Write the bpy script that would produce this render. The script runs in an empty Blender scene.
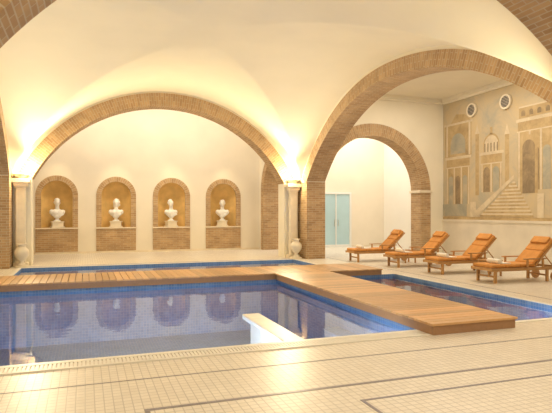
import bpy, math, random
from mathutils import Vector, Matrix
random.seed(4)
C=bpy.context.scene.collection
S=math.sin; K=math.cos; PI=math.pi

# ---------------------------------------------------------------- materials
def newmat(name):
    m=bpy.data.materials.new(name); m.use_nodes=True
    nt=m.node_tree; nt.nodes.clear()
    o=nt.nodes.new('ShaderNodeOutputMaterial'); b=nt.nodes.new('ShaderNodeBsdfPrincipled')
    nt.links.new(b.outputs[0],o.inputs[0]); return m,nt,b
def plain(name,c,rough=.6,var=.08,scale=3,bump=0.0,metal=0,bscale=40):
    m,nt,b=newmat(name); N=nt.nodes.new; L=nt.links.new
    tc=N('ShaderNodeTexCoord'); no=N('ShaderNodeTexNoise'); no.inputs['Scale'].default_value=scale; no.inputs['Detail'].default_value=4
    L(tc.outputs['Object'],no.inputs['Vector'])
    r=N('ShaderNodeValToRGB'); r.color_ramp.elements[0].position=.3; r.color_ramp.elements[1].position=.7
    r.color_ramp.elements[0].color=[x*(1-var) for x in c]+[1]; r.color_ramp.elements[1].color=[min(1,x*(1+var)) for x in c]+[1]
    L(no.outputs['Fac'],r.inputs[0]); L(r.outputs[0],b.inputs['Base Color'])
    b.inputs['Roughness'].default_value=rough; b.inputs['Metallic'].default_value=metal
    if bump:
        n2=N('ShaderNodeTexNoise'); n2.inputs['Scale'].default_value=bscale; L(tc.outputs['Object'],n2.inputs['Vector'])
        bp=N('ShaderNodeBump'); bp.inputs['Strength'].default_value=bump; bp.inputs['Distance'].default_value=.01
        L(n2.outputs['Fac'],bp.inputs['Height']); L(bp.outputs[0],b.inputs['Normal'])
    return m
def brickmat(name,c1,c2,cm,w,h,mortar,rough=.8,offset=.5,bump=.4,noise=.25):
    m,nt,b=newmat(name); N=nt.nodes.new; L=nt.links.new
    uv=N('ShaderNodeUVMap'); uv.uv_map='UVMap'
    t=N('ShaderNodeTexBrick'); t.offset=offset; t.inputs['Scale'].default_value=1
    t.inputs['Brick Width'].default_value=w; t.inputs['Row Height'].default_value=h; t.inputs['Mortar Size'].default_value=mortar
    t.inputs['Mortar Smooth'].default_value=.2
    t.inputs['Color1'].default_value=(*c1,1); t.inputs['Color2'].default_value=(*c2,1); t.inputs['Mortar'].default_value=(*cm,1)
    L(uv.outputs[0],t.inputs['Vector'])
    no=N('ShaderNodeTexNoise'); no.inputs['Scale'].default_value=2.2; no.inputs['Detail'].default_value=6; L(uv.outputs[0],no.inputs['Vector'])
    mx=N('ShaderNodeMix'); mx.data_type='RGBA'; mx.blend_type='MULTIPLY'; mx.inputs[0].default_value=1
    r=N('ShaderNodeValToRGB'); r.color_ramp.elements[0].position=.3; r.color_ramp.elements[1].position=.7
    r.color_ramp.elements[0].color=(1-noise,1-noise,1-noise,1); L(no.outputs['Fac'],r.inputs[0])
    L(t.outputs['Color'],mx.inputs[6]); L(r.outputs[0],mx.inputs[7]); L(mx.outputs[2],b.inputs['Base Color'])
    b.inputs['Roughness'].default_value=rough
    if bump:
        bp=N('ShaderNodeBump'); bp.inputs['Strength'].default_value=bump; bp.inputs['Distance'].default_value=.01; bp.invert=True
        L(t.outputs['Fac'],bp.inputs['Height']); L(bp.outputs[0],b.inputs['Normal'])
    return m
def woodmat(name,c,rough=.45):
    m,nt,b=newmat(name); N=nt.nodes.new; L=nt.links.new
    g=N('ShaderNodeNewGeometry'); tc=N('ShaderNodeTexCoord'); no=N('ShaderNodeTexNoise')
    no.inputs['Scale'].default_value=9; no.inputs['Detail'].default_value=5; no.inputs['Distortion'].default_value=1.5
    L(tc.outputs['Object'],no.inputs['Vector'])
    a=N('ShaderNodeMath'); a.operation='MULTIPLY_ADD'; a.inputs[1].default_value=.55; L(g.outputs['Random Per Island'],a.inputs[0])
    a2=N('ShaderNodeMath'); a2.operation='MULTIPLY'; a2.inputs[1].default_value=.5; L(no.outputs['Fac'],a2.inputs[0]); L(a2.outputs[0],a.inputs[2])
    r=N('ShaderNodeValToRGB'); r.color_ramp.elements[0].color=[x*.6 for x in c]+[1]; r.color_ramp.elements[1].color=[min(1,x*1.3) for x in c]+[1]
    L(a.outputs[0],r.inputs[0]); L(r.outputs[0],b.inputs['Base Color']); b.inputs['Roughness'].default_value=rough
    return m
M_plaster=plain('plaster_cream',(.87,.80,.64),.85,.03,1.2,.05)
M_vault=plain('vault_plaster',(.88,.80,.60),.8,.03,.8,.04)
M_wallwarm=plain('plaster_wall_back',(.83,.76,.63),.85,.04,1.0,.05)
M_white=plain('plaster_white',(.84,.81,.74),.8,.03,1.0,.04)
M_ochre=plain('niche_ochre',(.72,.48,.18),.8,.15,3,.05)
M_brick=brickmat('brick_terracotta',(.45,.27,.125),(.61,.40,.205),(.60,.48,.32),.26,.075,.009)
M_floor=brickmat('floor_mosaic_tile',(.82,.75,.635),(.755,.685,.57),(.56,.50,.41),.075,.075,.005,.36,0,.15,.08)
M_pool=brickmat('pool_blue_mosaic',(.12,.24,.48),(.18,.33,.58),(.32,.40,.54),.06,.06,.004,.7,0,.1,.2)
M_dark=plain('inlay_dark_tile',(.24,.21,.22),.35,.2,20)
M_blueband=plain('inlay_blue_tile',(.10,.14,.36),.35,.2,20)
M_cope=plain('coping_stone',(.82,.78,.69),.4,.05,5)
M_deck=woodmat('deck_wood',(.62,.37,.165),.38)
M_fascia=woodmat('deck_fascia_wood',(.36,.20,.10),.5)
M_teak=woodmat('lounger_teak',(.50,.27,.10),.4)
M_cush=plain('cushion_orange',(.64,.29,.075),.85,.08,8,.1)
M_towel=plain('towel_white',(.86,.82,.74),.95,.04,20,.3,0,120)
M_marble=plain('marble_white',(.87,.85,.80),.4,.04,4)
M_stone=plain('stone_cream',(.82,.72,.55),.6,.08,4,.1)
M_dado=plain('dado_marble',(.76,.69,.57),.35,.08,1.5)
M_steel=plain('steel',(.7,.7,.7),.2,.02,3,0,1)
M_darkmetal=plain('dark_vent',(.12,.11,.10),.6,.1,8)
M_frame=plain('door_frame_white',(.80,.82,.80),.4,.02)
M_doorglass=plain('door_glass_blue',(.46,.66,.74),.12,.08,1.0)

def water():
    m=bpy.data.materials.new('pool_water'); m.use_nodes=True; nt=m.node_tree; nt.nodes.clear(); N=nt.nodes.new; L=nt.links.new
    o=N('ShaderNodeOutputMaterial'); mix=N('ShaderNodeMixShader'); tr=N('ShaderNodeBsdfTransparent'); gl=N('ShaderNodeBsdfGlossy'); fr=N('ShaderNodeFresnel')
    tr.inputs[0].default_value=(.84,.91,.97,1); gl.inputs['Roughness'].default_value=.02; gl.inputs[0].default_value=(.95,.97,1,1); fr.inputs[0].default_value=1.33
    tc=N('ShaderNodeTexCoord'); mp=N('ShaderNodeMapping'); no=N('ShaderNodeTexNoise'); no.inputs['Scale'].default_value=2.5; no.inputs['Detail'].default_value=2
    L(tc.outputs['Object'],mp.inputs[0]); L(mp.outputs[0],no.inputs['Vector'])
    bp=N('ShaderNodeBump'); bp.inputs['Strength'].default_value=.05; bp.inputs['Distance'].default_value=.05; L(no.outputs['Fac'],bp.inputs['Height'])
    L(bp.outputs[0],gl.inputs['Normal']); L(bp.outputs[0],fr.inputs['Normal'])
    L(fr.outputs[0],mix.inputs[0]); L(tr.outputs[0],mix.inputs[1]); L(gl.outputs[0],mix.inputs[2]); L(mix.outputs[0],o.inputs[0]); return m
M_water=water()

# ---------------------------------------------------------------- mesh builder
class MB:
    def __init__(s): s.v=[]; s.f=[]; s.uv=[]; s.mi=[]
    def face(s,pts,uv=None,mi=0):
        i=len(s.v); s.v+= [tuple(p) for p in pts]; s.f.append(list(range(i,i+len(pts))))
        if uv is None:
            n=(Vector(pts[1])-Vector(pts[0])).cross(Vector(pts[2])-Vector(pts[0]))
            a=[abs(n.x),abs(n.y),abs(n.z)]; k=a.index(max(a))
            uv=[((p[1],p[2]) if k==0 else (p[0],p[2]) if k==1 else (p[0],p[1])) for p in pts]
        s.uv.append(uv); s.mi.append(mi)
    def box(s,a,b,mi=0,mat=None):
        x0,y0,z0=a; x1,y1,z1=b
        P=[Vector(p) for p in [(x0,y0,z0),(x1,y0,z0),(x1,y1,z0),(x0,y1,z0),(x0,y0,z1),(x1,y0,z1),(x1,y1,z1),(x0,y1,z1)]]
        Q=[tuple(mat@p) if mat else tuple(p) for p in P]
        base=len(s.v); s.v+=Q
        for q in [(0,3,2,1),(4,5,6,7),(0,1,5,4),(2,3,7,6),(1,2,6,5),(3,0,4,7)]:
            n=(P[q[1]]-P[q[0]]).cross(P[q[2]]-P[q[0]]); aa=[abs(n.x),abs(n.y),abs(n.z)]; k=aa.index(max(aa))
            s.f.append([base+i for i in q]); s.mi.append(mi)
            s.uv.append([((P[i].y,P[i].z) if k==0 else (P[i].x,P[i].z) if k==1 else (P[i].x,P[i].y)) for i in q])
    def lathe(s,prof,c=(0,0,0),n=24,mi=0):
        base=len(s.v)
        for r,z in prof:
            for i in range(n):
                a=2*PI*i/n; s.v.append((c[0]+r*K(a),c[1]+r*S(a),c[2]+z))
        for j in range(len(prof)-1):
            for i in range(n):
                i2=(i+1)%n; s.f.append([base+j*n+i,base+j*n+i2,base+(j+1)*n+i2,base+(j+1)*n+i]); s.mi.append(mi); s.uv.append([(0,0)]*4)
        s.f.append([base+i for i in range(n)][::-1]); s.mi.append(mi); s.uv.append([(0,0)]*n)
        s.f.append([base+(len(prof)-1)*n+i for i in range(n)]); s.mi.append(mi); s.uv.append([(0,0)]*n)
    def ell(s,c,r,n=16,m=10,mi=0,rot=None):
        base=len(s.v)
        for j in range(m+1):
            t=PI*j/m
            for i in range(n):
                a=2*PI*i/n; p=Vector((r[0]*S(t)*K(a),r[1]*S(t)*S(a),r[2]*K(t)))
                if rot: p=rot@p
                s.v.append((c[0]+p.x,c[1]+p.y,c[2]+p.z))
        for j in range(m):
            for i in range(n):
                i2=(i+1)%n; s.f.append([base+j*n+i,base+(j+1)*n+i,base+(j+1)*n+i2,base+j*n+i2]); s.mi.append(mi); s.uv.append([(0,0)]*4)
    def cyl(s,p0,p1,r,n=14,mi=0,r1=None):
        r1=r if r1 is None else r1
        p0=Vector(p0); p1=Vector(p1); q=(p1-p0).to_track_quat('Z','Y').to_matrix(); base=len(s.v)
        for p,rr in ((p0,r),(p1,r1)):
            for i in range(n):
                a=2*PI*i/n; s.v.append(tuple(p+q@Vector((rr*K(a),rr*S(a),0))))
        for i in range(n):
            i2=(i+1)%n; s.f.append([base+i,base+i2,base+n+i2,base+n+i]); s.mi.append(mi); s.uv.append([(0,0)]*4)
        s.f.append([base+i for i in range(n)][::-1]); s.mi.append(mi); s.uv.append([(0,0)]*n)
        s.f.append([base+n+i for i in range(n)]); s.mi.append(mi); s.uv.append([(0,0)]*n)
    def build(s,name,mats,smooth=False,parent=None,loc=None,bevel=0,merge=False):
        me=bpy.data.meshes.new(name); me.from_pydata(s.v,[],s.f); 
        uvl=me.uv_layers.new(name='UVMap'); k=0
        for fi,p in enumerate(me.polygons):
            p.material_index=s.mi[fi]; p.use_smooth=smooth
            for j in range(len(p.vertices)): uvl.data[p.loop_start+j].uv=s.uv[fi][j]
        for m in (mats if isinstance(mats,list) else [mats]): me.materials.append(m)
        o=bpy.data.objects.new(name,me); C.objects.link(o)
        if loc: o.location=loc
        if parent: o.parent=parent
        if bevel:
            b=o.modifiers.new('bevel','BEVEL'); b.width=bevel; b.segments=2; b.limit_method='ANGLE'
        return o
def empty(name,loc=(0,0,0),rz=0):
    e=bpy.data.objects.new(name,None); e.empty_display_size=.2; e.location=loc; e.rotation_euler=(0,0,rz); C.objects.link(e); return e

def P3(axis,pos,u,z): return (u,pos,z) if axis=='Y' else (pos,u,z)
class Arch:
    def __init__(s,uc,aL,aR,b,zc,u0,u1,zb=0):
        s.uc,s.aL,s.aR,s.b,s.zc,s.u0,s.u1,s.zb=uc,aL,aR,b,zc,u0,u1,zb
    def top(s,u,w=0):
        d=u-s.uc; a=(s.aR if d>0 else s.aL)+w; q=max(0,1-(d/a)**2); return s.zc+(s.b+w)*math.sqrt(q)
def arch_wall(name,axis,p0,p1,u0,u1,z0,z1,ops,mat,soff=None,parent=None):
    mb=MB()
    def q(a,b,c,d,mi=0): mb.face([a,b,c,d],None,mi)
    cur=u0
    def solid(a,b,za,zb):
        for p in (p0,p1): q(P3(axis,p,a,za),P3(axis,p,b,za),P3(axis,p,b,zb),P3(axis,p,a,zb))
    for o in sorted(ops,key=lambda o:o.u0):
        if o.u0>cur: solid(cur,o.u0,z0,z1)
        n=48; us=[]
        for i in range(n+1):
            t=PI*i/n; us.append((o.u0+o.u1)/2-(o.u1-o.u0)/2*K(t))
        for i in range(n):
            a,b=us[i],us[i+1]; ta,tb=o.top(a),o.top(b)
            for p in (p0,p1):
                q(P3(axis,p,a,ta),P3(axis,p,b,tb),P3(axis,p,b,z1),P3(axis,p,a,z1))
                if o.zb>z0: q(P3(axis,p,a,z0),P3(axis,p,b,z0),P3(axis,p,b,o.zb),P3(axis,p,a,o.zb))
            q(P3(axis,p0,a,ta),P3(axis,p1,a,ta),P3(axis,p1,b,tb),P3(axis,p0,b,tb),1)
        if o.zb>z0: q(P3(axis,p0,o.u0,o.zb),P3(axis,p1,o.u0,o.zb),P3(axis,p1,o.u1,o.zb),P3(axis,p0,o.u1,o.zb))
        for u in (o.u0,o.u1): q(P3(axis,p0,u,o.zb),P3(axis,p1,u,o.zb),P3(axis,p1,u,o.top(u)),P3(axis,p0,u,o.top(u)),1)
        cur=o.u1
    if cur<u1: solid(cur,u1,z0,z1)
    for (a,b,c,d) in ((u0,u0,z0,z1),(u1,u1,z0,z1)): q(P3(axis,p0,a,c),P3(axis,p1,a,c),P3(axis,p1,a,d),P3(axis,p0,a,d))
    q(P3(axis,p0,u0,z1),P3(axis,p1,u0,z1),P3(axis,p1,u1,z1),P3(axis,p0,u1,z1))
    return mb.build(name,[mat,soff or mat],parent=parent)
def ring(mb,axis,p0,p1,o,w,zs,n=72,g=.008):
    ss=min(.999,max(-.2,(zs-o.zc)/o.b)); t0=math.asin(ss); L=0; prev=None
    for i in range(n+1):
        t=t0+(PI-2*t0)*i/n; a=o.aR if K(t)>=0 else o.aL
        I=(o.uc+(a-g)*K(t),o.zc+(o.b-g)*S(t)); O=(o.uc+(a+w)*K(t),o.zc+(o.b+w)*S(t))
        if prev:
            pI,pO=prev; l=math.hypot(I[0]-pI[0],I[1]-pI[1])*1.03
            f=lambda p,c:P3(axis,p,c[0],c[1])
            D=abs(p1-p0)
            mb.face([f(p0,pI),f(p1,pI),f(p1,I),f(p0,I)],[(0,L),(D,L),(D,L+l),(0,L+l)])
            mb.face([f(p0,pO),f(p1,pO),f(p1,O),f(p0,O)],[(0,L),(D,L),(D,L+l),(0,L+l)])
            for p in (p0,p1): mb.face([f(p,pI),f(p,pO),f(p,O),f(p,I)],[(.1,L),(w+.1,L),(w+.1,L+l),(.1,L+l)])
            L+=l
        else: mb.face([P3(axis,p0,*I),P3(axis,p1,*I),P3(axis,p1,*O),P3(axis,p0,*O)])
        prev=(I,O)
    mb.face([P3(axis,p0,*I),P3(axis,p1,*I),P3(axis,p1,*O),P3(axis,p0,*O)])

# ---------------------------------------------------------------- dimensions
XL,XR=-2.04,7.10; XC=2.53; YF,YA=5.2,17.4; YB=21.8; XW=13.25; TH=.65; ZS=2.6; YC=11.6
XMIN,YMIN=-6.5,-4.0; ZC=6.7
WX0,WX1=4.22,5.62   # walkway
DY0,DY1=11.8,13.4  # bridge deck

# floor -----------------------------------------------------------
pools=[(-1.7,WX0+.1,6.1,DY0+.06),(WX1-.1,7.5,6.1,DY0+.06),(-1.7,6.6,DY1-.06,16.6)]
xs=[XMIN,-1.7,WX0+.1,WX1-.1,6.6,7.5,XW+.2]; ys=[YMIN,6.1,DY0+.06,DY1-.06,16.6,YB+.2]
mb=MB()
for i in range(len(xs)-1):
    for j in range(len(ys)-1):
        cx,cy=(xs[i]+xs[i+1])/2,(ys[j]+ys[j+1])/2
        if any(a<cx<b and c<cy<d for a,b,c,d in pools): continue
        mb.face([(xs[i],ys[j],0),(xs[i+1],ys[j],0),(xs[i+1],ys[j+1],0),(xs[i],ys[j+1],0)])
mb.build('floor',M_floor)
mb=MB()
def strip(x0,x1,y0,y1,mi=0): mb.box((x0,y0,-.01),(x1,y1,.003),mi)
strip(.45,11,4.36,4.40); strip(2.2,11,3.97,4.0); strip(.45,.49,2,4.36); strip(2.2,2.23,1,3.97)
strip(-6,12,5.20,5.215); strip(8.0,8.02,5.4,17)
strip(-1.9,6.6,16.95,17.0,1)
mb.build('floor_inlay_trim',[M_dark,M_blueband])

# pools ------------------------------------------------------------
for k,(a,b,c,d) in enumerate(pools):
    e=empty('hydrotherapy_pool' if k==1 else 'swimming_pool')
    dep=-1.15 if k!=1 else -.7
    mb=MB()
    mb.face([(a,c,dep),(b,c,dep),(b,d,dep),(a,d,dep)])
    for p,q in (((a,c),(b,c)),((b,c),(b,d)),((b,d),(a,d)),((a,d),(a,c))):
        mb.face([(p[0],p[1],dep),(q[0],q[1],dep),(q[0],q[1],0),(p[0],p[1],0)])
    mb.build('basin',M_pool,parent=e)
    mb=MB(); mb.face([(a,c,-.06),(b,c,-.06),(b,d,-.06),(a,d,-.06)]); mb.build('water',M_water,parent=e)
    mb=MB(); w=.09
    if k==2:
        mb.box((a-w,d,0),(b+w,d+w,.012)); mb.box((b,DY1+.01,0),(b+w,d,.012)); mb.box((a-w,DY1+.01,0),(a,d,.012))
    elif k==1:
        mb.box((b,c-w,0),(b+w,DY0-.01,.012)); mb.box((WX1+.01,c-w,0),(b,c,.012))
    else:
        mb.box((a-w,c-.07,0),(WX0-.01,c,.012)); mb.box((a-w,c,0),(a,DY0-.01,.012))
        for i in range(143):
            x=a+.0+i*.0408; mb.box((x,c-.27,0),(x+.028,c-.10,.012))
        mb.box((a-w,c-.31,0),(WX0-.01,c-.28,.014)); mb.box((a-w,c-.10,0),(WX0-.01,c-.085,.014))
    mb.build('coping',M_cope,parent=e)
    if k==0:
        mb=MB()
        for i in range(3): mb.box((b-.35*(3-i),c,dep),(b-.35*(2-i),8.6,-.95+.24*i))
        mb.build('pool_steps',M_pool,parent=e)
        mb=MB(); mb.box((2.36,6.1,-.11),(2.64,8.15,-.03)); mb.box((2.45,6.1,-1.15),(2.55,8.0,-.11))
        mb.build('submerged_bench',M_cope,parent=e,bevel=.01)

# decks -------------------------------------------------------------
def deck(name,x0,x1,y0,y1,alongx):
    e=empty(name); mb=MB(); H=.15; w=.125; g=.014
    if alongx:
        n=round((y1-y0)/(w+g)); st=(y1-y0)/n
        for i in range(n): mb.box((x0,y0+i*st+g/2,H-.03),(x1,y0+(i+1)*st-g/2,H))
    else:
        n=round((x1-x0)/(w+g)); st=(x1-x0)/n
        for i in range(n): mb.box((x0+i*st+g/2,y0,H-.03),(x0+(i+1)*st-g/2,y1,H))
    mb.build('planks',M_deck,parent=e)
    mb=MB(); i=.025
    mb.box((x0+i,y0+i,0),(x1-i,y0+i+.04,H-.032)); mb.box((x0+i,y1-i-.04,0),(x1-i,y1-i,H-.032))
    mb.box((x0+i,y0+i+.04,0),(x0+i+.04,y1-i-.04,H-.032)); mb.box((x1-i-.04,y0+i+.04,0),(x1-i,y1-i-.04,H-.032))
    mb.box((x0+i+.1,y0+i+.1,0.0),(x1-i-.1,y1-i-.1,H-.05))
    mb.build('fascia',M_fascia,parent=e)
deck('wooden_walkway',WX0,WX1,5.75,DY0-.01,True)
deck('wooden_bridge_deck',-2.0,7.15,DY0,DY1,False)

# main bay arches -----------------------------------------------------
A_back=Arch(XC,4.55,4.55,4.55,.5,XC-4.04,XC+4.04)
A_side=Arch(YC,7.75,6.6,6.6,-1.65,5.25,16.6)
XF=XC+.22
A_front=Arch(XF,4.45,4.45,4.45,.25,XF-4.15,XF+4.15)
arch_wall('wall_back_arcade','Y',YA,YA+.6,XL-TH,XR+TH,0,ZC,[A_back],M_plaster)
arch_wall('wall_right_arcade','X',XR,XR+TH,YF,YA,0,ZC,[A_side],M_plaster)
arch_wall('wall_left_arcade','X',XL-TH,XL,YF,YA,0,ZC,[A_side],M_plaster)
arch_wall('wall_front_arcade','Y',YF-.6,YF,XL-TH,XR+TH,0,ZC,[A_front],M_plaster)
mb=MB(); ring(mb,'Y',YA-.03,YA+.62,A_back,.40,2.6); mb.build('brick_arch',M_brick)
for k,(x0,x1) in enumerate(((XR-.03,XR+TH+.02),(XL-TH-.02,XL+.03))):
    mb=MB(); ring(mb,'X',x0,x1,A_side,.36,2.55); mb.box((x0+.015,16.58,0),(x1-.005,17.39,2.62))
    mb.build('brick_arch',M_brick)
mb=MB(); ring(mb,'Y',YF-.63,YF+.02,A_front,.6,1.8); mb.build('brick_arch',M_brick)

# vault ------------------------------------------------------------
A_bo=Arch(XC,5,5,5,.5,0,0); A_so=Arch(YC,8.15,7,7,-1.65,0,0)
nx,ny=220,280; vs=[]; fs=[]; bz=.0
for j in range(ny+1):
    y=YF+(YA-YF)*j/ny
    for i in range(nx+1):
        x=XL+(XR-XL)*i/nx
        hx=(x-XC)/4.57
        a=A_bo.top(x); b=A_so.top(y)+.05+.12*(1-hx*hx); k=.008
        mm=max(a,b); m=mm+k*math.log(math.exp((a-mm)/k)+math.exp((b-mm)/k))
        vs.append((x,y,m))
for j in range(ny):
    for i in range(nx):
        q=j*(nx+1)+i; fs.append((q,q+nx+1,q+nx+2,q+1))
me=bpy.data.meshes.new('vaulted_ceiling'); me.from_pydata(vs,[],fs); me.materials.append(M_vault)
for p in me.polygons: p.use_smooth=True
o=bpy.data.objects.new('ceiling_vault',me); C.objects.link(o)
mb=MB(); mb.box((XMIN-.2,YMIN-.2,ZC),(XW+.2,YB+.7,ZC+.15)); mb.build('ceiling',M_plaster)
mb=MB(); mb.box((XR+TH,YMIN,6.0),(XW,YA,6.15)); mb.build('ceiling_aisle',M_plaster)
mb=MB()
for (x0,y0,x1,y1) in ((XW-.16,YMIN,XW,YA),(XR+TH,YA-.16,XW-.16,YA)):
    mb.box((x0,y0,5.88),(x1,y1,6.0)); 
mb.box((XW-.09,YMIN,5.8),(XW,YA-.09,5.88)); mb.box((XR+TH,YA-.09,5.8),(XW-.09,YA,5.88))
mb.build('trim_cornice',M_plaster)

# outer walls --------------------------------------------------------
mb=MB(); mb.box((XW,YMIN-.2,0),(XW+.2,YB+.7,ZC)); mb.build('wall_right',M_white)
mb=MB(); mb.box((XMIN-.2,YMIN-.2,0),(XMIN,YB+.7,ZC)); mb.build('wall_left',M_wallwarm)
mb=MB(); mb.box((XMIN,YMIN-.2,0),(XW,YMIN,ZC)); mb.build('wall_front',M_wallwarm)
ncx=[-1.01+2.165*k for k in range(4)]
hwn=.56; zsn=2.24; zbn=1.0
N_ar=[Arch(c,hwn,hwn,hwn,zsn,c-hwn+.001,c+hwn-.001,zbn) for c in ncx]
arch_wall('wall_back','Y',YB,YB+.06,XMIN,XW,0,ZC,N_ar,M_wallwarm)
mb=MB(); mb.box((XMIN,YB+.6,0),(XW,YB+.7,ZC)); mb.build('wall_back_outer',M_wallwarm)
for k,c in enumerate(ncx):
    e=empty('bust_niche')
    mb=MB(); n=20; dp=.42; y0=YB+.055; h=hwn
    prof=[(1,zbn),(1,zsn)]+[(K(PI/2*i/10),zsn+h*S(PI/2*i/10)) for i in range(1,11)]
    for a in range(len(prof)-1):
        for i in range(n):
            pts=[]
            for (r,z),ii in ((prof[a],i),(prof[a],i+1),(prof[a+1],i+1),(prof[a+1],i)):
                t=PI*ii/n; pts.append((c+h*r*K(t),y0+dp*r*S(t),z))
            mb.face(pts,[(0,0)]*4)
    mb.face([(c+h*K(PI*i/n),y0+dp*S(PI*i/n),zbn) for i in range(n+1)],[(0,0)]*(n+1))
    mb.build('recess',M_ochre,smooth=True,parent=e)
    mb=MB(); ring(mb,'Y',YB-.03,YB+.05,N_ar[k],.19,zsn+.001,32,.004)
    mb.box((c-hwn-.19,YB-.03,zbn),(c-hwn+.004,YB+.05,zsn)); mb.box((c+hwn-.004,YB-.03,zbn),(c+hwn+.19,YB+.05,zsn))
    mb.box((c-hwn-.19,YB-.03,.08),(c+hwn+.19,YB-.001,zbn-.05))
    mb.build('brick_surround',M_brick,parent=e)
    mb=MB(); mb.box((c-hwn-.22,YB-.07,zbn-.05),(c+hwn+.22,YB+.1,zbn+.0)); mb.build('sill',M_stone,parent=e,bevel=.01)
    e=empty('marble_bust',(c,YB+.17,zbn+.001),[.25,-.2,.3,-.35][k])
    mb=MB(); mb.box((-.24,-.17,0),(.24,.17,.05)); mb.box((-.20,-.14,.05),(.20,.14,.20)); mb.box((-.23,-.16,.20),(.23,.16,.24))
    mb.build('pedestal',M_stone,parent=e,bevel=.008)
    mb=MB(); mb.lathe([(.13,0),(.13,.03),(.09,.05),(.06,.09),(.06,.12),(.09,.15)],(0,0,.24)); mb.build('socle',M_marble,smooth=False,parent=e)
    mb=MB()
    mb.ell((0,0,.56),(.25,.135,.16)); mb.ell((0,-.02,.46),(.14,.11,.12)); mb.ell((-.20,0,.60),(.09,.10,.10)); mb.ell((.20,0,.60),(.09,.10,.10))
    mb.ell((-.08,-.07,.58),(.12,.08,.10)); mb.ell((.08,-.07,.58),(.12,.08,.10))
    mb.cyl((0,.0,.62),(0,-.01,.86),.085,16,0,.07)
    hx=[.0,.01,-.01,.0][k]
    mb.ell((hx,-.015,.95),(.098,.12,.15)); mb.ell((hx,-.035,.87),(.07,.085,.075)); mb.ell((hx,-.12,.87),(.03,.03,.028))
    mb.cyl((hx,-.118,.98),(hx,-.155,.925),.014,8,0,.022); mb.ell((hx,-.125,.90),(.032,.02,.012)); mb.ell((hx,-.115,.995),(.07,.025,.018))
    for sx in(-1,1): mb.ell((hx+sx*.10,0,.945),(.018,.03,.04))
    for i in range(26):
        a=random.uniform(.1,PI-.1)*1.0; b=random.uniform(-.2,1.4)
        mb.ell((hx+.105*K(a)*K(b),.01+.12*S(a)*K(b)-.02*(S(b)),.98+.13*S(b)),(.036,.036,.034),8,6)
    if k in (1,3):
        for i in range(10): mb.ell((hx+random.uniform(-.1,.1),.08+random.uniform(-.02,.03),.80+.03*i*.4),(.05,.05,.05),8,6)
    for i in range(5): 
        mb.cyl((-.27+.03*i,-.03-.02*i,.66-.02*i),(.10+.03*i,-.13,.44+.015*i),.024,8)
    ob=mb.build('figure',M_marble,smooth=True,parent=e)
    r=ob.modifiers.new('remesh','REMESH'); r.mode='VOXEL'; r.voxel_size=.013; r.use_smooth_shade=True
    s=ob.modifiers.new('sm','SMOOTH'); s.iterations=2
mb=MB()
mb.box((XMIN,YB-.02,0),(9.9,YB-.0,.08)); mb.box((11.6,YB-.02,0),(XW,YB,.08)); mb.build('baseboard_back',M_stone)

# side arches between back arcade and back wall
A_s2=Arch(19.9,1.35,1.35,1.35,2.45,18.551,21.249)
arch_wall('wall_right_back','X',XR,XR+TH,YA+.6,YB,0,ZC,[A_s2],M_wallwarm)
arch_wall('wall_left_back','X',XL-TH,XL,YA+.6,YB,0,ZC,[A_s2],M_wallwarm)
for (x0,x1) in ((XR-.03,XR+TH+.02),(XL-TH-.02,XL+.03)):
    mb=MB(); ring(mb,'X',x0,x1,A_s2,.3,2.45,40)
    for (a,b) in ((18.25,18.558),(21.242,21.55)): mb.box((x0,a,0),(x1,b,2.45))
    mb.build('brick_arch',M_brick)
# aisle arch
A_ai=Arch(10.15,2.05,2.05,2.05,2.4,8.101,12.199)
arch_wall('wall_aisle_back','Y',YA,YA+.6,XR+TH,XW,0,ZC,[A_ai],M_plaster)
mb=MB(); ring(mb,'Y',YA-.03,YA+.62,A_ai,.45,2.4,56)
mb.box((12.192,YA-.03,0),(12.65,YA+.62,2.4)); mb.box((XR+TH+.02,YA-.03,0),(8.108,YA+.62,2.4))
mb.build('brick_arch',M_brick)
mb=MB(); mb.box((12.14,YA-.08,2.34),(12.70,YA+.67,2.44)); mb.build('trim_impost',M_stone,bevel=.015)

# door
e=empty('door_1')
x0,x1=9.95,11.5; mb=MB(); xm=(x0+x1)/2
mb.box((x0,YB-.08,0),(x0+.09,YB,2.5)); mb.box((x1-.09,YB-.08,0),(x1,YB,2.5)); mb.box((x0+.09,YB-.08,2.41),(x1-.09,YB,2.5)); mb.box((xm-.025,YB-.07,.0),(xm+.025,YB-.01,2.41))
mb.box((x0+.09,YB-.07,0),(xm-.025,YB-.01,.12)); mb.box((xm+.025,YB-.07,0),(x1-.09,YB-.01,.12))
mb.build('frame',M_frame,parent=e)
mb=MB(); mb.box((x0+.09,YB-.045,.12),(xm-.025,YB-.03,2.41)); mb.box((xm+.025,YB-.045,.12),(x1-.09,YB-.03,2.41)); mb.build('glass',M_doorglass,parent=e)
mb=MB(); mb.cyl((xm-.09,YB-.10,.95),(xm-.09,YB-.10,1.25),.012); mb.cyl((xm+.09,YB-.10,.95),(xm+.09,YB-.10,1.25),.012); mb.build('handles',M_steel,parent=e)

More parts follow.
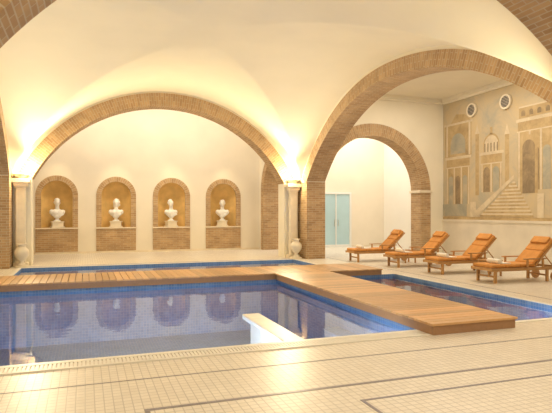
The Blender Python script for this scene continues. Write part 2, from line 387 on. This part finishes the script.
def pilaster(name,x,y):
    e=empty(name,(x,y,0)); mb=MB()
    mb.box((-.20,-.16,0),(.20,.16,.12)); mb.box((-.13,-.10,.12),(.13,.13,2.30)); mb.box((-.16,-.12,2.30),(.16,.14,2.36)); mb.box((-.20,-.16,2.36),(.20,.16,2.46)); mb.box((-.26,-.20,2.46),(.26,.16,2.58))
    mb.build('shaft',M_stone,parent=e,bevel=.012)
    mb=MB(); mb.lathe([(.05,0),(.10,.03),(.17,.08),(.21,.13),(.22,.14),(.20,.14),(.15,.09),(.02,.06)],(0,-.02,2.58)); mb.build('uplight_bowl',M_stone,smooth=True,parent=e)
    return e
pilaster('pilaster',6.83,17.22); pilaster('pilaster',-1.78,17.22)
def urn(name,x,y):
    e=empty(name,(x,y,0)); mb=MB()
    mb.box((-.15,-.15,0),(.15,.15,.06)); mb.build('base',M_stone,parent=e,bevel=.008)
    mb=MB(); mb.lathe([(.12,0),(.12,.03),(.07,.06),(.06,.12),(.11,.17),(.18,.27),(.20,.36),(.18,.45),(.11,.52),(.09,.56),(.14,.60),(.15,.62),(.12,.62),(.08,.57),(.04,.48)],(0,0,.06),28)
    mb.build('vase',M_stone,smooth=True,parent=e)
urn('stone_urn',6.80,16.85); urn('stone_urn',-1.72,16.85)

# mural -------------------------------------------------------------
def fresco(name,c1,c2,c3,sc=1.3):
    m,nt,b=newmat(name); N=nt.nodes.new; L=nt.links.new
    tc=N('ShaderNodeTexCoord'); no=N('ShaderNodeTexNoise'); no.inputs['Scale'].default_value=sc; no.inputs['Detail'].default_value=9; no.inputs['Roughness'].default_value=.72; no.inputs['Distortion'].default_value=.8
    L(tc.outputs['Object'],no.inputs['Vector']); r=N('ShaderNodeValToRGB'); r.color_ramp.elements[0].position=.34; r.color_ramp.elements[1].position=.66
    r.color_ramp.elements[0].color=(*c1,1); r.color_ramp.elements[1].color=(*c3,1); e=r.color_ramp.elements.new(.5); e.color=(*c2,1)
    L(no.outputs['Fac'],r.inputs[0]); L(r.outputs[0],b.inputs['Base Color']); b.inputs['Roughness'].default_value=.85; return m
F0=fresco('fresco_sky',(.43,.40,.31),(.57,.47,.31),(.64,.50,.29),.8)
F1=fresco('fresco_ochre',(.39,.28,.14),(.51,.37,.19),(.60,.45,.25),1.8)
F2=fresco('fresco_shadow',(.22,.17,.10),(.30,.22,.13),(.42,.31,.17),2)
F3=fresco('fresco_light',(.56,.46,.31),(.67,.56,.39),(.74,.63,.44),2)
F4=fresco('fresco_blue',(.33,.32,.26),(.41,.38,.29),(.52,.44,.30),1.6)
mb=MB(); X0=XW-.012
def mp(pts,mi,l): mb.face([(X0-.0015*l,y,z) for y,z in pts],None,mi)
def mr(y0,y1,z0,z1,mi,l): mp([(y0,z0),(y1,z0),(y1,z1),(y0,z1)],mi,l)
def ma(yc,hw,z0,zs,mi,l,n=20): mp([(yc+hw,z0)]+[(yc+hw*K(PI*i/n),zs+hw*S(PI*i/n)) for i in range(n+1)]+[(yc-hw,z0)],mi,l)
MZ0,MZ1=1.32,5.8
mr(4.7,YA-.03,MZ0,MZ1,0,0)
def temple(y,w,z0,z1,l=1,mi=1):
    mr(y-w/2,y+w/2,z0,z1,mi,l); mr(y-w/2-.08,y+w/2+.08,z1,z1+.10,3,l+1); mr(y-w/2-.04,y+w/2+.04,z1-.33,z1-.29,3,l+1)
    n=max(2,int(w/.42))
    for i in range(n+1):
        yy=y-w/2+.05+(w-.1)*i/n; mr(yy-.035,yy+.035,z0,z1-.33,3,l+2)
    for i in range(n):
        yy=y-w/2+.05+(w-.1)*(i+.5)/n; ma(yy,(w-.1)/n/2-.07,z0,z0+(z1-z0)*.55,2 if i%2 else 4,l+2)
temple(16.5,1.3,1.9,3.6); mr(15.75,17.25,3.7,4.9,1,1); ma(16.5,.42,3.8,4.15,4,3); mr(15.7,17.3,4.9,4.98,3,3)
mp([(15.8,4.98),(16.9,4.98),(16.6,5.3),(16.1,5.22)],1,2)
for yy in (15.85,17.12): mr(yy-.05,yy+.05,3.72,4.9,3,4)
temple(14.75,1.0,2.3,3.6,1); ma(14.75,.38,3.7,3.95,1,3); ma(14.75,.34,3.7,3.92,3,4); mr(14.69,14.81,4.3,4.55,1,3)
for i in range(5): mr(14.45+.15*i-.02,14.45+.15*i+.03,3.7,4.0,2,5)
for yy,hh in ((15.45,4.4),(14.02,4.2)): mr(yy-.09,yy+.09,2.2,hh,1,2); mp([(yy-.12,hh),(yy+.12,hh),(yy,hh+.35)],3,3)
temple(12.4,2.3,2.3,4.5); temple(9.6,2.4,2.0,4.3); temple(6.8,2.0,2.2,4.8)
ma(13.1,.36,2.2,3.7,1,5); ma(13.1,.25,2.2,3.65,2,6)
mr(11.2,13.5,4.62,4.95,1,2); mr(11.2,13.5,4.95,5.0,3,3)
for i in range(7): ma(11.4+.32*i,.08,4.68,4.78,2,4)
for i in range(20): 
    z=MZ0+.12+i*.058; mr(12.9+.04*i,15.3-.08*i,z,z+.058,3 if i%2 else 1,7)
mp([(15.6,MZ0+.1),(15.45,MZ0+.1),(13.72,MZ0+1.38),(13.72,MZ0+1.50),(15.6,MZ0+.28)],3,8)
mr(4.7,YA-.03,MZ0,MZ0+.10,1,9); mr(15.5,15.8,MZ0+.1,MZ0+.65,3,9); mr(12.5,12.75,MZ0+.1,MZ0+.85,3,9)
mr(16.0,17.37,MZ0+.13,1.9,4,8)
mb.build('fresco_mural',[F0,F1,F2,F3,F4])
mb=MB(); mb.box((XW-.03,4.7,0),(XW,YA,1.24)); mb.box((XW-.06,4.7,1.24),(XW,YA,1.32)); mb.box((XW-.05,4.7,0),(XW-.03,YA,.12)); mb.build('trim_dado',M_dado)
for k,(y,z) in enumerate(((15.69,5.3),(14.04,5.28))):
    e=empty('air_vent',(XW-.06,y,z)); mb=MB()
    n=28
    for i in range(n):
        a,b=2*PI*i/n,2*PI*(i+1)/n
        r0,r1=.19,.25
        mb.face([(-.03,r0*K(a),r0*S(a)),(-.03,r1*K(a),r1*S(a)),(-.03,r1*K(b),r1*S(b)),(-.03,r0*K(b),r0*S(b))])
        mb.face([(-.03,r1*K(a),r1*S(a)),(.03,r1*K(a),r1*S(a)),(.03,r1*K(b),r1*S(b)),(-.03,r1*K(b),r1*S(b))])
    mb.build('rim',M_stone,parent=e)
    mb=MB(); mb.cyl((-.015,0,0),(.03,0,0),.195,28); mb.build('grille',M_darkmetal,parent=e)
    mb=MB()
    for i in range(-3,4):
        h=math.sqrt(.19**2-(i*.05)**2); mb.box((-.028,-h,i*.05-.004),(-.014,h,i*.05+.004))
    mb.build('louvres',M_stone,parent=e)

# loungers -------------------------------------------------------------
def lounger(x,y,rz=0):
    e=empty('sun_lounger',(x,y,0),rz)
    mb=MB(); W=.34
    for s in (-1,1):
        mb.box((0,s*W-.02,.27),(1.95,s*W+.02,.34))
        for lx in (.12,1.55): mb.box((lx,s*(W-.045)-.025,0),(lx+.06,s*(W-.045)+.025,.27))
        mb.box((.95,s*(W+.02)-.02,.34),(.99,s*(W+.02)+.02,.52)); mb.box((1.38,s*(W+.02)-.02,.34),(1.42,s*(W+.02)+.02,.52)); mb.box((.88,s*(W+.02)-.03,.52),(1.48,s*(W+.02)+.03,.545))
    mb.box((0,-W+.02,.28),(.04,W-.02,.34)); mb.box((1.91,-W+.02,.28),(1.95,W-.02,.34))
    mb.box((.14,-W+.06,.12),(.16,W-.06,.16)); mb.box((1.57,-W+.06,.12),(1.59,W-.06,.16))
    for i in range(14): mb.box((.06+i*.085,-W+.02,.315),(.12+i*.085,W-.02,.335))
    hx,hz=1.22,.335; ang=math.radians(44)
    T=Matrix.Translation((hx,0,hz))@Matrix.Rotation(-ang,4,'Y')
    for s in (-1,1): mb.box((0,s*(W-.06)-.02,-.02),(.84,s*(W-.06)+.02,.02),0,T)
    for i in range(9): mb.box((.02+i*.09,-W+.09,-.005),(.08+i*.09,W-.09,.015),0,T)
    mb.cyl((hx+.45*K(ang),-W+.10,hz+.45*S(ang)-.02),(hx+.62,-W+.10,.30),.014); mb.cyl((hx+.45*K(ang),W-.10,hz+.45*S(ang)-.02),(hx+.62,W-.10,.30),.014)
    mb.build('frame',M_teak,parent=e,bevel=.004)
    mb=MB()
    for s in (-1,1): 
        mb.cyl((1.80,s*(W-.045)-.02,.11),(1.80,s*(W-.045)+.02,.11),.11,20); mb.box((1.78,s*(W-.045)-.012,.11),(1.82,s*(W-.045)+.012,.27))
    mb.build('wheels',M_teak,parent=e)
    mb=MB()
    for i in range(3): mb.box((.02+i*.405,-W+.03,.34),(.42+i*.405,W-.03,.42))
    for i in range(2): mb.box((.03+i*.41,-W+.05,.025),(.435+i*.41,W-.05,.105),0,T)
    mb.build('cushion',M_cush,parent=e,bevel=.025)
    mb=MB(); mb.box((.64,-W+.09,.107),(.84,W-.09,.155),0,T); mb.build('headrest',M_cush,parent=e,bevel=.022)
    mb=MB(); mb.cyl((.36,-.2,.475),(.36,.2,.475),.055,18); mb.cyl((.36,-.205,.475),(.36,.205,.475),.03,14); mb.box((.41,-.2,.42),(.66,.2,.437)); mb.build('rolled_towel',M_towel,parent=e,bevel=.006)
for k,y in enumerate((15.3,13.45,11.6,9.8)): lounger([8.05,8.35,8.45,8.5][k],y,math.radians([-3,-4,-2,-3][k]))
def table(x,y):
    e=empty('side_table',(x,y,0)); mb=MB()
    for i in range(5): mb.box((-.22+i*.09,-.22,.38),(-.14+i*.09,.22,.40))
    for sx in(-1,1):
        for sy in(-1,1): mb.box((sx*.18-.02,sy*.18-.02,0),(sx*.18+.02,sy*.18+.02,.35))
    mb.box((-.2,-.2,.35),(.2,-.16,.38)); mb.box((-.2,.16,.35),(.2,.2,.38)); mb.build('frame',M_teak,parent=e,bevel=.004)
table(9.6,14.4); table(9.6,10.75)

# ---------------------------------------------------------------- lights
def area(name,loc,rot,sx,sy,e,col):
    l=bpy.data.lights.new(name,'AREA'); l.shape='RECTANGLE'; l.size=sx; l.size_y=sy; l.energy=e; l.color=col
    o=bpy.data.objects.new(name,l); o.location=loc; o.rotation_euler=rot; C.objects.link(o); return o
def point(name,loc,e,col,r=.08):
    l=bpy.data.lights.new(name,'POINT'); l.energy=e; l.color=col; l.shadow_soft_size=r
    o=bpy.data.objects.new(name,l); o.location=loc; C.objects.link(o)
def spot(name,loc,tgt,e,col,ang=110,r=.1):
    l=bpy.data.lights.new(name,'SPOT'); l.energy=e; l.color=col; l.shadow_soft_size=r; l.spot_size=math.radians(ang); l.spot_blend=.8
    o=bpy.data.objects.new(name,l); o.location=loc; o.rotation_euler=(Vector(tgt)-Vector(loc)).to_track_quat('-Z','Y').to_euler(); C.objects.link(o)
WARM=(1,.79,.46); WARM2=(1,.85,.58); NEUT=(1,.89,.73)
UP=[540,700,150,150]
for i,(x,y) in enumerate(((6.6,16.95),(-1.55,16.95),(6.6,5.7),(-1.55,5.7))):
    point('sconce_light_%d'%i,(x,y,2.87),85 if y>11 else 25,WARM,.07)
    spot('vault_uplight_%d'%i,(x+(-.15 if x>0 else .15),y+(-.2 if y>11 else .2),2.8),(XC,YC,5.5),UP[i],WARM2,140)
area('aisle_fill',(10.5,11.5,5.95),(0,0,0),3.5,9,310,NEUT)  # fill lamp added under the aisle ceiling, no real fitting
area('front_fill',(3.0,1.0,6.5),(0,0,0),6,4,370,NEUT)  # out-of-view lamp added to brighten the foreground floor
area('back_fill',(2.5,19.8,6.6),(0,0,0),7,1.5,215,NEUT)  # added to brighten the back wall, not an actual ceiling lamp
area('side_room_light',(10.6,19.9,6.4),(0,0,0),3.5,2.5,220,(1,.94,.86))
area('left_fill',(-4.6,11,6.5),(0,0,0),2,10,150,WARM2)  # unseen fill added over the left aisle
for c in ncx: spot('niche_spot',(c,YB-1.2,4.6),(c,YB+.1,1.7),75,WARM,50,.04)
# added fill lamps, not real fixtures: brighten each pool from its near wall
area('pool_fill',(1.1,6.13,-.40),(math.radians(70),0,0),5.0,.25,210,(.92,.97,1))
area('pool_fill',(6.5,6.13,-.35),(math.radians(70),0,0),1.5,.2,28,(.92,.97,1))
area('pool_fill',(2.4,DY1-.03,-.45),(math.radians(62),0,0),7.5,.2,50,(.92,.97,1))

w=bpy.data.worlds.new('w'); bpy.context.scene.world=w; w.use_nodes=True
w.node_tree.nodes['Background'].inputs[0].default_value=(1,.85,.65,1); w.node_tree.nodes['Background'].inputs[1].default_value=.3

cd=bpy.data.cameras.new('camera'); cd.sensor_width=36; cd.lens=530/552*36; cd.shift_y=5.5/552; cd.clip_start=.05
co=bpy.data.objects.new('camera',cd); co.location=(0,0,1.6); co.rotation_euler=(PI/2,0,-math.radians(19.8)); C.objects.link(co)
bpy.context.scene.camera=co
bpy.context.scene.view_settings.view_transform='Standard'
